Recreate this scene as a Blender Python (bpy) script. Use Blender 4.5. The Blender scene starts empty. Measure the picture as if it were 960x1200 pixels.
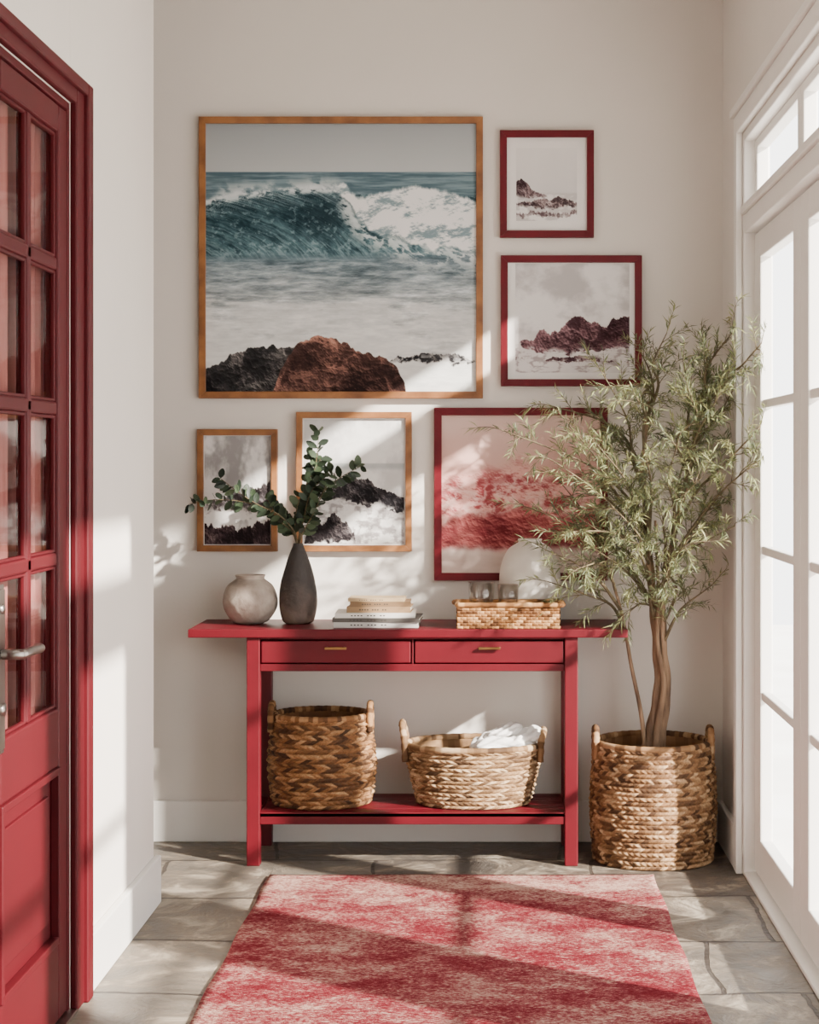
import bpy, bmesh, math, random
import numpy as np
from mathutils import Vector, Matrix
R = random.Random(7)
scene = bpy.context.scene

# ---------------------------------------------------------------- helpers
def lin(c):
    c = np.asarray(c, dtype=float) / 255.0
    return np.where(c <= 0.04045, c / 12.92, ((c + 0.055) / 1.055) ** 2.4)
def L(r, g, b):
    v = lin((r, g, b)); return (float(v[0]), float(v[1]), float(v[2]), 1.0)

def mat_base(name):
    m = bpy.data.materials.new(name); m.use_nodes = True
    nt = m.node_tree; b = nt.nodes['Principled BSDF']
    return m, nt, b
def N(nt, t, **kw):
    n = nt.nodes.new(t)
    for k, v in kw.items(): setattr(n, k, v)
    return n
def noise_mat(name, c1, c2, rough=0.5, scale=8, bump=0.1, bscale=60, metal=0.0, stretch=(1,1,1), dist=0.002, detail=6, spec=0.5):
    m, nt, b = mat_base(name)
    tc = N(nt, 'ShaderNodeTexCoord'); mp = N(nt, 'ShaderNodeMapping'); mp.inputs['Scale'].default_value = stretch
    nt.links.new(tc.outputs['Object'], mp.inputs['Vector'])
    n1 = N(nt, 'ShaderNodeTexNoise'); n1.inputs['Scale'].default_value = scale; n1.inputs['Detail'].default_value = detail
    nt.links.new(mp.outputs[0], n1.inputs['Vector'])
    cr = N(nt, 'ShaderNodeValToRGB'); cr.color_ramp.elements[0].position = 0.32; cr.color_ramp.elements[1].position = 0.68
    cr.color_ramp.elements[0].color = c1; cr.color_ramp.elements[1].color = c2
    nt.links.new(n1.outputs['Fac'], cr.inputs[0]); nt.links.new(cr.outputs[0], b.inputs['Base Color'])
    b.inputs['Roughness'].default_value = rough; b.inputs['Metallic'].default_value = metal; b.inputs['Specular IOR Level'].default_value = spec
    if bump:
        n2 = N(nt, 'ShaderNodeTexNoise'); n2.inputs['Scale'].default_value = bscale; n2.inputs['Detail'].default_value = 4
        nt.links.new(mp.outputs[0], n2.inputs['Vector'])
        bp = N(nt, 'ShaderNodeBump'); bp.inputs['Strength'].default_value = bump; bp.inputs['Distance'].default_value = dist
        nt.links.new(n2.outputs['Fac'], bp.inputs['Height']); nt.links.new(bp.outputs[0], b.inputs['Normal'])
    return m
def vcol_mat(name, rough=0.7, bump=0.0, bscale=200, transl=0.0, spec=0.5):
    m, nt, b = mat_base(name)
    a = N(nt, 'ShaderNodeVertexColor', layer_name='Col')
    nt.links.new(a.outputs['Color'], b.inputs['Base Color'])
    b.inputs['Roughness'].default_value = rough
    b.inputs['Specular IOR Level'].default_value = spec
    if bump:
        tc = N(nt, 'ShaderNodeTexCoord')
        n2 = N(nt, 'ShaderNodeTexNoise'); n2.inputs['Scale'].default_value = bscale
        nt.links.new(tc.outputs['Object'], n2.inputs['Vector'])
        bp = N(nt, 'ShaderNodeBump'); bp.inputs['Strength'].default_value = bump; bp.inputs['Distance'].default_value = 0.002
        nt.links.new(n2.outputs['Fac'], bp.inputs['Height']); nt.links.new(bp.outputs[0], b.inputs['Normal'])
    if transl:
        t = N(nt, 'ShaderNodeBsdfTranslucent'); nt.links.new(a.outputs['Color'], t.inputs['Color'])
        mx = N(nt, 'ShaderNodeMixShader'); mx.inputs[0].default_value = transl
        out = nt.nodes['Material Output']
        nt.links.new(b.outputs[0], mx.inputs[1]); nt.links.new(t.outputs[0], mx.inputs[2]); nt.links.new(mx.outputs[0], out.inputs['Surface'])
    return m

class MB:
    def __init__(s): s.v=[]; s.f=[]; s.c=[]
    def add(s, vs, fs, col=(1,1,1,1)):
        o=len(s.v); s.v.extend([tuple(p) for p in vs]); s.f.extend([tuple(i+o for i in f) for f in fs])
        if isinstance(col, list): s.c.extend(col)
        else: s.c.extend([col]*len(vs))
    def box(s, x0,x1,y0,y1,z0,z1, col=(1,1,1,1)):
        vs=[(x0,y0,z0),(x1,y0,z0),(x1,y1,z0),(x0,y1,z0),(x0,y0,z1),(x1,y0,z1),(x1,y1,z1),(x0,y1,z1)]
        fs=[(0,3,2,1),(4,5,6,7),(0,1,5,4),(1,2,6,5),(2,3,7,6),(3,0,4,7)]
        s.add(vs,fs,col)
    def tube(s, pts, rad, seg=8, col=(1,1,1,1), lobes=0, lob_amp=0.0, twist=0.0, cols=None, cap=True):
        pts=[Vector(p) for p in pts]; n=len(pts)
        if not hasattr(rad,'__len__'): rad=[rad]*n
        t0=(pts[1]-pts[0]).normalized()
        ref=Vector((0,0,1)) if abs(t0.z)<0.9 else Vector((1,0,0))
        nr=t0.cross(ref).normalized()
        vs=[];cc=[]
        for i,p in enumerate(pts):
            t=(pts[min(i+1,n-1)]-pts[max(i-1,0)]).normalized()
            nr=(nr-t*nr.dot(t)).normalized(); bn=t.cross(nr)
            for k in range(seg):
                a=2*math.pi*k/seg
                r=rad[i]*(1+lob_amp*abs(math.cos(lobes*0.5*(a+twist*i)))) if lobes else rad[i]
                vs.append(p+(nr*math.cos(a)+bn*math.sin(a))*r); cc.append(cols[i] if cols else col)
        fs=[]
        for i in range(n-1):
            for k in range(seg):
                fs.append((i*seg+k,i*seg+(k+1)%seg,(i+1)*seg+(k+1)%seg,(i+1)*seg+k))
        if cap:
            fs.append(tuple(reversed(range(seg)))); fs.append(tuple((n-1)*seg+k for k in range(seg)))
        s.add(vs,fs,cc)
    def obj(s, name, mat, parent=None, smooth=False, bevel=0.0, bseg=2):
        me=bpy.data.meshes.new(name); me.from_pydata(s.v,[],s.f); me.update()
        at=me.color_attributes.new('Col','FLOAT_COLOR','POINT')
        at.data.foreach_set('color', np.array(s.c,dtype=np.float32).ravel())
        if mat: me.materials.append(mat)
        if smooth: me.polygons.foreach_set('use_smooth',[True]*len(me.polygons))
        o=bpy.data.objects.new(name,me); scene.collection.objects.link(o)
        if bevel:
            md=o.modifiers.new('bevel','BEVEL'); md.width=bevel; md.segments=bseg; md.limit_method='ANGLE'
        if parent: o.parent=parent
        return o
def box(name,x0,x1,y0,y1,z0,z1,mat,parent=None,bevel=0.003):
    m=MB(); m.box(x0,x1,y0,y1,z0,z1); return m.obj(name,mat,parent,bevel=bevel)
def empty(name, loc=(0,0,0)):
    e=bpy.data.objects.new(name,None); scene.collection.objects.link(e); e.empty_display_size=0.1
    return e
def lathe(name, prof, cx, cy, mat, parent=None, seg=64, wob=0.0, seed=0):
    rr=random.Random(seed); ph=[rr.uniform(0,6.28) for _ in range(6)]
    m=MB(); vs=[]
    for (r,z) in prof:
        for k in range(seg):
            a=2*math.pi*k/seg
            q=r*(1+wob*(math.sin(2*a+ph[0]+z*20)+0.6*math.sin(3*a+ph[1]-z*35)+0.4*math.sin(5*a+ph[2]+z*60)))
            vs.append((cx+q*math.cos(a),cy+q*math.sin(a),z))
    fs=[]
    for i in range(len(prof)-1):
        for k in range(seg):
            fs.append((i*seg+k,i*seg+(k+1)%seg,(i+1)*seg+(k+1)%seg,(i+1)*seg+k))
    fs.append(tuple(reversed(range(seg)))); 
    if prof[-1][0]>0: fs.append(tuple((len(prof)-1)*seg+k for k in range(seg)))
    m.add(vs,fs)
    return m.obj(name,mat,parent,smooth=True)
def spl(pts, n):
    P=[Vector(p) for p in pts]; P=[P[0]*2-P[1]]+P+[P[-1]*2-P[-2]]
    out=[]; segs=len(P)-3
    for i in range(n):
        t=i/(n-1)*segs; k=min(int(t),segs-1); u=t-k
        a,b,c,d=P[k:k+4]
        out.append(0.5*((2*b)+(c-a)*u+(2*a-5*b+4*c-d)*u*u+(3*b-3*c+d-a)*u**3))
    return out
def smoothprof(pts,n=48):
    return [(max(p.x,0.0),p.z) for p in spl([(r,0,z) for r,z in pts],n)]

# numpy noise
rs=np.random.RandomState(3); TAB=rs.rand(512,512)
def vn(x,y,s=0):
    x=np.asarray(x)+s*37.7; y=np.asarray(y)+s*91.3
    xi=np.floor(x).astype(int); yi=np.floor(y).astype(int); fx=x-xi; fy=y-yi
    fx=fx*fx*fx*(fx*(fx*6-15)+10); fy=fy*fy*fy*(fy*(fy*6-15)+10)
    g=lambda a,b: TAB[a%512,b%512]
    return (g(xi,yi)*(1-fx)+g(xi+1,yi)*fx)*(1-fy)+(g(xi,yi+1)*(1-fx)+g(xi+1,yi+1)*fx)*fy
def fbm(x,y,s=0,o=5):
    r=0;a=0.5;t=0
    for i in range(o):
        r=r+a*vn(x,y,s+i); t+=a; a*=0.58; x,y=x*1.66+y*1.16,y*1.66-x*1.16
    return r/t
def fst(x,y,s=0,o=5):
    r=0;a=0.5;t=0
    for i in range(o):
        r=r+a*vn(x,y,s+i); t+=a; a*=0.58; x,y=x*2.03,y*2.03
    return r/t
def ridg(x,y,s=0,o=5):
    r=0;a=0.5;t=0
    for i in range(o):
        r=r+a*(1-abs(2*vn(x,y,s+i)-1)); t+=a; a*=0.6; x,y=x*1.72+y*1.2,y*1.72-x*1.2
    return r/t
def rst(x,y,s=0,o=5):
    r=0;a=0.5;t=0
    for i in range(o):
        r=r+a*(1-abs(2*vn(x,y,s+i)-1)); t+=a; a*=0.6; x,y=x*2.1,y*2.1
    return r/t
def emb(h,dx=-.5,dy=1.0):
    gy,gx=np.gradient(h); e=gx*dx+gy*dy; return np.clip(e/(e.std()+1e-9),-2.2,2.2)/2.2
def ss(a,b,x): 
    t=np.clip((x-a)/(b-a),0,1); return t*t*(3-2*t)
def mixc(img,col,m):
    col=np.asarray(col,dtype=float)
    if col.ndim==1: col=col[None,None,:]
    return img*(1-m[...,None])+col*m[...,None]
def ramp(c1,c2,t): 
    t=np.clip(t,0,1)[...,None]; return np.array(c1,float)*(1-t)+np.array(c2,float)*t

# ---------------------------------------------------------------- materials
M_wall = noise_mat('plaster_wall', L(220,214,207), L(225,219,212), 0.85, 1.5, 0.12, 90, spec=0.3)
M_trim = noise_mat('white_trim_paint', L(228,225,220), L(232,229,225), 0.45, 3, 0.03, 60)
M_ceil = noise_mat('ceiling_paint', L(235,233,230), L(238,236,234), 0.9, 2, 0.05, 60)
M_red = noise_mat('crimson_paint', L(76,1,14), L(86,2,18), 0.5, 5, 0.08, 120, spec=0.3)
M_redframe = noise_mat('crimson_frame_paint', L(86,3,18), L(98,5,23), 0.5, 8, 0.1, 120, spec=0.3)
M_reddoor = noise_mat('crimson_door_paint', L(70,2,12), L(78,4,16), 0.55, 3, 0.05, 90, spec=0.3)
M_oak = noise_mat('oak_frame', L(112,68,34), L(154,102,56), 0.5, 14, 0.2, 80)
M_brass = noise_mat('aged_brass', L(130,98,60), L(160,126,80), 0.35, 20, 0, metal=1.0)
M_nickel = noise_mat('brushed_nickel', L(140,135,130), L(165,160,155), 0.3, 20, 0, metal=1.0)
M_soil = noise_mat('potting_soil', L(45,34,26), L(75,58,44), 0.95, 60, 0.8, 90, dist=0.01)
M_bark = noise_mat('pale_bark', L(78,58,44), L(148,120,94), 0.85, 34, 0.9, 70, stretch=(1,1,0.15), dist=0.008)
M_twig = noise_mat('olive_twig', L(72,62,42), L(106,92,66), 0.8, 30, 0.1, 80)
M_wick = vcol_mat('woven_seagrass', 0.75, 0.5, 260, spec=0.2)
M_art = vcol_mat('printed_artwork', 0.6, spec=0.1)
M_leaf = vcol_mat('tree_leaf', 0.5, transl=0.30, spec=0.3)
M_eleaf = vcol_mat('eucalyptus_leaf', 0.5, transl=0.15, spec=0.35)
M_book = vcol_mat('book_cloth_and_paper', 0.7, 0.15, 300)
M_matboard = noise_mat('mat_board', L(228,225,222), L(234,231,229), 0.9, 10, 0.05, 200)
M_cloth = noise_mat('white_linen', L(232,230,227), L(238,236,234), 0.9, 10, 0.4, 400)
M_curtain = noise_mat('dusky_curtain', L(132,76,72), L(172,116,108), 0.9, 6, 0.2, 100, stretch=(1,6,0.4))
M_stonevase = noise_mat('mottled_stoneware', L(128,112,102), L(190,177,164), 0.8, 12, 0.7, 40, dist=0.006)
M_whitevase = noise_mat('white_ceramic', L(196,188,178), L(212,205,196), 0.6, 5, 0.2, 60)
M_darkvase, nt, b = mat_base('charcoal_stoneware')
tc=N(nt,'ShaderNodeTexCoord'); sx=N(nt,'ShaderNodeSeparateXYZ'); nt.links.new(tc.outputs['Object'],sx.inputs[0])
nz=N(nt,'ShaderNodeTexNoise'); nz.inputs['Scale'].default_value=16; nz.inputs['Detail'].default_value=7; nt.links.new(tc.outputs['Object'],nz.inputs['Vector'])
mr=N(nt,'ShaderNodeMapRange'); mr.inputs[1].default_value=0.80; mr.inputs[2].default_value=1.06; nt.links.new(sx.outputs[2],mr.inputs[0])
ad=N(nt,'ShaderNodeMath',operation='MULTIPLY_ADD'); ad.inputs[1].default_value=0.9; nt.links.new(nz.outputs['Fac'],ad.inputs[0]); nt.links.new(mr.outputs[0],ad.inputs[2])
cr=N(nt,'ShaderNodeValToRGB'); cr.color_ramp.elements[0].position=0.35; cr.color_ramp.elements[1].position=1.0
cr.color_ramp.elements[0].color=L(132,114,102); cr.color_ramp.elements[1].color=L(50,45,43)
e=cr.color_ramp.elements.new(0.66); e.color=L(82,70,64)
nt.links.new(ad.outputs[0],cr.inputs[0]); nt.links.new(cr.outputs[0],b.inputs['Base Color']); b.inputs['Roughness'].default_value=0.7
bp=N(nt,'ShaderNodeBump'); bp.inputs['Strength'].default_value=0.7; bp.inputs['Distance'].default_value=0.006
n2=N(nt,'ShaderNodeTexNoise'); n2.inputs['Scale'].default_value=60; nt.links.new(tc.outputs['Object'],n2.inputs['Vector'])
nt.links.new(n2.outputs['Fac'],bp.inputs['Height']); nt.links.new(bp.outputs[0],b.inputs['Normal'])
def pane_mat(name, tint, base, edge):
    m=bpy.data.materials.new(name); m.use_nodes=True; nt=m.node_tree; nt.nodes.clear()
    out=N(nt,'ShaderNodeOutputMaterial'); mx=N(nt,'ShaderNodeMixShader'); tr=N(nt,'ShaderNodeBsdfTransparent'); gl=N(nt,'ShaderNodeBsdfGlossy')
    tr.inputs[0].default_value=tint; gl.inputs['Roughness'].default_value=0.03
    lw=N(nt,'ShaderNodeLayerWeight'); pw=N(nt,'ShaderNodeMath',operation='POWER'); pw.inputs[1].default_value=4
    ma=N(nt,'ShaderNodeMath',operation='MULTIPLY_ADD'); ma.inputs[1].default_value=edge; ma.inputs[2].default_value=base
    nt.links.new(lw.outputs['Facing'],pw.inputs[0]); nt.links.new(pw.outputs[0],ma.inputs[0])
    nt.links.new(ma.outputs[0],mx.inputs[0]); nt.links.new(tr.outputs[0],mx.inputs[1]); nt.links.new(gl.outputs[0],mx.inputs[2]); nt.links.new(mx.outputs[0],out.inputs[0])
    return m
M_pane=pane_mat('window_glass',(0.99,0.99,0.99,1),0.01,0.06)
M_pane2=pane_mat('door_glass',(0.88,0.82,0.82,1),0.03,0.25)
M_glass=pane_mat('smoked_glass',(0.82,0.80,0.78,1),0.08,0.65)

# stone floor
M_floor, nt, b = mat_base('slate_stone_floor')
tc=N(nt,'ShaderNodeTexCoord'); mp=N(nt,'ShaderNodeMapping'); mp.inputs['Location'].default_value=(0.32,0.24,0); nt.links.new(tc.outputs['Object'],mp.inputs['Vector'])
wn=N(nt,'ShaderNodeTexNoise'); wn.inputs['Scale'].default_value=1.8; wn.inputs['Detail'].default_value=7; nt.links.new(mp.outputs[0],wn.inputs['Vector'])
wm=N(nt,'ShaderNodeVectorMath',operation='SCALE'); wm.inputs['Scale'].default_value=0.14; nt.links.new(wn.outputs['Color'],wm.inputs[0])
wa=N(nt,'ShaderNodeVectorMath',operation='ADD'); nt.links.new(mp.outputs[0],wa.inputs[0]); nt.links.new(wm.outputs[0],wa.inputs[1])
br=N(nt,'ShaderNodeTexBrick'); br.offset=0.37; br.squash=1.35; br.squash_frequency=3; br.inputs['Scale'].default_value=1.0; br.inputs['Brick Width'].default_value=0.72; br.inputs['Row Height'].default_value=0.52
br.inputs['Mortar Size'].default_value=0.007; br.inputs['Mortar Smooth'].default_value=0.2; br.inputs['Bias'].default_value=0.0
br.inputs['Color1'].default_value=L(66,58,52); br.inputs['Color2'].default_value=L(146,136,122); br.inputs['Mortar'].default_value=L(46,39,34)
nt.links.new(wa.outputs[0],br.inputs['Vector'])
# mottled veining of slate, two scales
nz=N(nt,'ShaderNodeTexNoise'); nz.inputs['Scale'].default_value=4.6; nz.inputs['Detail'].default_value=12; nz.inputs['Distortion'].default_value=1.3; nz.inputs['Roughness'].default_value=0.70
nt.links.new(mp.outputs[0],nz.inputs['Vector'])
cr=N(nt,'ShaderNodeValToRGB'); cr.color_ramp.elements[0].position=0.36; cr.color_ramp.elements[0].color=L(40,35,32); cr.color_ramp.elements[1].position=0.64; cr.color_ramp.elements[1].color=L(176,164,146)
e=cr.color_ramp.elements.new(0.46); e.color=L(82,77,73)
e=cr.color_ramp.elements.new(0.54); e.color=L(108,96,84)
nt.links.new(nz.outputs['Fac'],cr.inputs[0])
mx=N(nt,'ShaderNodeMix',data_type='RGBA'); mx.inputs[0].default_value=0.58; nt.links.new(br.outputs['Color'],mx.inputs[6]); nt.links.new(cr.outputs[0],mx.inputs[7])
mg=N(nt,'ShaderNodeMix',data_type='RGBA'); mgf=N(nt,'ShaderNodeMath',operation='MULTIPLY'); mgf.inputs[1].default_value=0.75; nt.links.new(br.outputs['Fac'],mgf.inputs[0]); nt.links.new(mgf.outputs[0],mg.inputs[0])
nt.links.new(mx.outputs[2],mg.inputs[6]); mg.inputs[7].default_value=L(48,41,36)
nt.links.new(mg.outputs[2],b.inputs['Base Color'])
rr=N(nt,'ShaderNodeMapRange'); rr.inputs[1].default_value=0.3; rr.inputs[2].default_value=0.7; rr.inputs[3].default_value=0.30; rr.inputs[4].default_value=0.62; nt.links.new(nz.outputs['Fac'],rr.inputs[0]); nt.links.new(rr.outputs[0],b.inputs['Roughness'])
b.inputs['Specular IOR Level'].default_value=0.4
n3=N(nt,'ShaderNodeTexNoise'); n3.inputs['Scale'].default_value=6; n3.inputs['Detail'].default_value=11; n3.inputs['Roughness'].default_value=0.62; n3.inputs['Distortion'].default_value=0.8; nt.links.new(mp.outputs[0],n3.inputs['Vector'])
mm=N(nt,'ShaderNodeMath',operation='MULTIPLY_ADD'); mm.inputs[1].default_value=-0.8; nt.links.new(br.outputs['Fac'],mm.inputs[0]); nt.links.new(n3.outputs['Fac'],mm.inputs[2])
bp=N(nt,'ShaderNodeBump'); bp.inputs['Strength'].default_value=0.8; bp.inputs['Distance'].default_value=0.022; nt.links.new(mm.outputs[0],bp.inputs['Height']); nt.links.new(bp.outputs[0],b.inputs['Normal'])

# rug
M_rug, nt, b = mat_base('distressed_crimson_rug')
tc=N(nt,'ShaderNodeTexCoord')
mp=N(nt,'ShaderNodeMapping'); mp.inputs['Scale'].default_value=(1.3,1.7,1); mp.inputs['Location'].default_value=(0.4,0.25,0); nt.links.new(tc.outputs['Object'],mp.inputs['Vector'])
n1=N(nt,'ShaderNodeTexNoise'); n1.inputs['Scale'].default_value=2.6; n1.inputs['Detail'].default_value=12; n1.inputs['Roughness'].default_value=0.82; n1.inputs['Distortion'].default_value=0.2; nt.links.new(mp.outputs[0],n1.inputs['Vector'])
n1m=N(nt,'ShaderNodeMath',operation='MULTIPLY_ADD'); n1m.inputs[1].default_value=2.0; n1m.inputs[2].default_value=-0.58; nt.links.new(n1.outputs['Fac'],n1m.inputs[0])
mp2=N(nt,'ShaderNodeMapping'); mp2.inputs['Scale'].default_value=(1.0,2.4,1); nt.links.new(tc.outputs['Object'],mp2.inputs['Vector'])
n2=N(nt,'ShaderNodeTexNoise'); n2.inputs['Scale'].default_value=80; n2.inputs['Detail'].default_value=3; n2.inputs['Roughness'].default_value=0.8; nt.links.new(mp2.outputs[0],n2.inputs['Vector'])
sx=N(nt,'ShaderNodeSeparateXYZ'); nt.links.new(tc.outputs['Object'],sx.inputs[0])
bd=N(nt,'ShaderNodeMapRange'); bd.inputs[1].default_value=-1.00; bd.inputs[2].default_value=-0.72; bd.inputs[3].default_value=0.0; bd.inputs[4].default_value=0.16; nt.links.new(sx.outputs[1],bd.inputs[0])
ma=N(nt,'ShaderNodeMath',operation='MULTIPLY_ADD'); ma.inputs[1].default_value=1.6; nt.links.new(n2.outputs['Fac'],ma.inputs[0]); nt.links.new(n1m.outputs[0],ma.inputs[2])
mb2=N(nt,'ShaderNodeMath',operation='ADD'); nt.links.new(ma.outputs[0],mb2.inputs[0]); nt.links.new(bd.outputs[0],mb2.inputs[1])
cr=N(nt,'ShaderNodeValToRGB'); cr.color_ramp.elements[0].position=0.48; cr.color_ramp.elements[0].color=L(88,16,26); cr.color_ramp.elements[1].position=0.82; cr.color_ramp.elements[1].color=L(190,160,144)
e=cr.color_ramp.elements.new(0.62); e.color=L(118,52,57)
dv=N(nt,'ShaderNodeMath',operation='MULTIPLY'); dv.inputs[1].default_value=0.5; nt.links.new(mb2.outputs[0],dv.inputs[0])
nt.links.new(dv.outputs[0],cr.inputs[0]); nt.links.new(cr.outputs[0],b.inputs['Base Color']); b.inputs['Roughness'].default_value=0.95; b.inputs['Specular IOR Level'].default_value=0.05
bp=N(nt,'ShaderNodeBump'); bp.inputs['Strength'].default_value=0.7; bp.inputs['Distance'].default_value=0.004
n4=N(nt,'ShaderNodeTexNoise'); n4.inputs['Scale'].default_value=220; nt.links.new(tc.outputs['Object'],n4.inputs['Vector']); nt.links.new(n4.outputs['Fac'],bp.inputs['Height']); nt.links.new(bp.outputs[0],b.inputs['Normal'])

# ---------------------------------------------------------------- room shell
XL=-1.04; XR=0.81; CE=3.15; YB=0.0; YN=-8.2; XA=-2.6; XO=XR+0.085
box('floor',XA-0.1,XO,YN,0.12,-0.12,0.0,M_floor,bevel=0)
box('ceiling',XA-0.1,XO,YN,0.12,CE,CE+0.12,M_ceil,bevel=0)
box('wall_back',XA-0.1,XO,0.0,0.12,0,CE,M_wall,bevel=0)
box('wall_alcove',XA-0.1,XA,-1.4,0.0,0,CE,M_wall,bevel=0)
box('wall_front',XL-0.16,XO,YN-0.12,YN,0,CE,M_wall,bevel=0)
DY0,DY1=-2.80,-2.02; DH=2.225
m=MB(); WT=0.16
m.box(XL-WT,XL,DY1,-0.92,0,CE); m.box(XL-WT,XL,DY0,DY1,DH,CE); m.box(XL-WT,XL,YN,DY0,0,CE)
m.box(XA-0.1,XL-WT,-1.5,-1.4,0,CE)
m.obj('wall_left',M_wall,bevel=0.003)
def baseboard(name, pieces):
    m=MB()
    for p in pieces: m.box(*p)
    m.obj(name,M_trim,bevel=0.004)
bh=0.145; bt=0.02
baseboard('baseboard_left',[(XL,XL+bt,-1.885,-0.90,0,bh),(XL-WT,XL,-0.92,-0.90,0,bh)])
baseboard('baseboard_back',[(XA,XR,-bt,0,0,bh)])
baseboard('baseboard_right',[(XR-bt,XR,-0.46,-bt,0,bh)])

WY=[(-2.36,-0.52),(-4.46,-2.62),(-6.56,-4.72)]
HT=2.42
m=MB()
m.box(XR,XO,-0.52,0,0,CE)
m.box(XR,XO,-6.56,-0.52,HT,CE)
m.box(XR,XO,-2.62,-2.36,0,HT); m.box(XR,XO,-4.72,-4.46,0,HT); m.box(XR,XO,YN,-6.56,0,CE)
m.obj('wall_right',M_wall,bevel=0.002)
def french(idx,y0,y1):
    root=empty('window_%d'%idx)
    m=MB(); cw=0.06
    m.box(XR-0.022,XR,y1,y1+cw,0,HT+cw); m.box(XR-0.022,XR,y0-cw,y0,0,HT+cw); m.box(XR-0.022,XR,y0,y1,HT,HT+cw)
    m.box(XR-0.034,XR,y0-cw-0.015,y1+cw+0.015,HT+cw,HT+cw+0.025)
    j=0.03; m.box(XR,XO,y1-j,y1,0,HT); m.box(XR,XO,y0,y0+j,0,HT); m.box(XR,XO,y0+j,y1-j,HT-j,HT)
    m.box(XR+0.0,XO,y0+j,y1-j,2.09,2.15); m.box(XR-0.012,XR+0.03,y0+j,y1-j,2.15,2.175)
    m.box(XR,XO,y0+j,y1-j,0,0.015)
    m.obj('casing',M_trim,root,bevel=0.004)
    a,b_=y0+j,y1-j; mid=(a+b_)/2
    xf0,xf1=XR+0.035,XR+0.075; xg=XR+0.057
    g=MB()
    def pane(p,q,z0,z1): g.add([(xg,p,z0),(xg,q,z0),(xg,q,z1),(xg,p,z1)],[(0,1,2,3)])
    m=MB()
    for (p,q) in ((a,mid),(mid,b_)):
        m.box(xf0,xf1,p,p+0.05,2.15,HT-j); m.box(xf0,xf1,q-0.05,q,2.15,HT-j)
        m.box(xf0,xf1,p+0.05,q-0.05,2.15,2.185); m.box(xf0,xf1,p+0.05,q-0.05,HT-j-0.03,HT-j)
        pane(p+0.05,q-0.05,2.185,HT-j-0.03)
    m.obj('transom_sash',M_trim,root,bevel=0.004)
    for li,(p,q) in enumerate(((a,mid-0.002),(mid+0.002,b_))):
        m=MB(); st=0.125
        m.box(xf0,xf1,p,p+st,0.02,2.085); m.box(xf0,xf1,q-st,q,0.02,2.085)
        m.box(xf0,xf1,p+st,q-st,2.0,2.085); m.box(xf0,xf1,p+st,q-st,0.02,0.14)
        hts=[0.14,0.60,1.065,1.53,2.0]
        for h in hts[1:-1]: m.box(xf0+0.005,xf1-0.005,p+st,q-st,h-0.014,h+0.014)
        m.obj('leaf_%d'%(li+1),M_trim,root,bevel=0.004)
        pane(p+st,q-st,0.14,2.0)
    g.obj('glass',M_pane,root)
for i,(a,b_) in enumerate(WY): french(i+1,a,b_)
M_out=noise_mat('pale_terrace',L(225,222,216),L(240,238,234),0.9,2,0.1,20)
box('terrace_ground',XO,14,-16,9,-0.16,-0.04,M_out,bevel=0)

# ---------------------------------------------------------------- red door (left)
door=empty('door_1')
m=MB()
cx0,cx1=XL,XL+0.018; HC=DH+0.055
m.box(cx0,cx1,DY1,DY1+0.125,0,HC); m.box(cx0,cx1,DY0-0.125,DY0,0,HC); m.box(cx0,cx1,DY0,DY1,DH,HC)
m.obj('casing',M_reddoor,door,bevel=0.005)
m=MB()
m.box(XL+0.002,XL+0.030,DY1+0.075,DY1+0.13,0,HC+.01);m.box(XL+0.002,XL+0.030,DY0-0.13,DY0-0.075,0,HC+.01);m.box(XL+0.002,XL+0.030,DY0-0.075,DY1+0.075,HC-0.022,HC+.01)
m.obj('backband',M_reddoor,door,bevel=0.005)
m=MB(); m.box(XL-WT,XL-0.001,DY1-0.02,DY1,0,DH); m.box(XL-WT,XL-0.001,DY0,DY0+0.02,0,DH); m.box(XL-WT,XL-0.001,DY0+0.02,DY1-0.02,DH-0.02,DH)
m.obj('jamb',M_reddoor,door,bevel=0.002)
la,lb=DY0+0.022,DY1-0.022; lx0,lx1=XL-0.040,XL-0.002
st=0.085; sl=0.135; mu=0.034; pm=(la+sl+lb-st)/2; zt=2.135; zb=0.76
m=MB()
m.box(lx0,lx1,la,la+sl,0.012,DH-0.024); m.box(lx0,lx1,lb-st,lb,0.012,DH-0.024)
m.box(lx0,lx1,la+sl,lb-st,zt,DH-0.024); m.box(lx0,lx1,la+sl,lb-st,0.62,zb); m.box(lx0,lx1,la+sl,lb-st,0.012,0.20)
m.box(lx0+0.006,lx1-0.004,pm-mu/2,pm+mu/2,zb,zt)
rows=[1.115,1.475,1.82]
for r in rows: m.box(lx0+0.006,lx1-0.004,la+sl,lb-st,r-0.016,r+0.016)
m.obj('leaf',M_reddoor,door,bevel=0.006)
m=MB()
def mould(m,y0,y1,z0,z1,w=0.014,x=lx1-0.014,t=0.02):
    m.box(x,x+t,y0,y0+w,z0,z1); m.box(x,x+t,y1-w,y1,z0,z1); m.box(x,x+t,y0+w,y1-w,z0,z0+w); m.box(x,x+t,y0+w,y1-w,z1-w,z1)
zz=[zb]+rows+[zt]
for (p,q) in ((la+sl,pm-mu/2),(pm+mu/2,lb-st)):
    for i in range(4):
        z0=zz[i]+(0.016 if i else 0); z1=zz[i+1]-(0.016 if i<3 else 0)
        mould(m,p,q,z0,z1,0.008,lx1-0.020,0.012)
mould(m,la+sl,lb-st,0.20,0.62,0.018,lx1-0.016,0.022)
m.box(lx0+0.01,lx1-0.016,la+sl,lb-st,0.20,0.62)
m.box(lx0+0.012,lx1-0.008,la+sl+0.06,lb-st-0.06,0.26,0.56)
m.obj('mouldings',M_reddoor,door,bevel=0.003)
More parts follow.
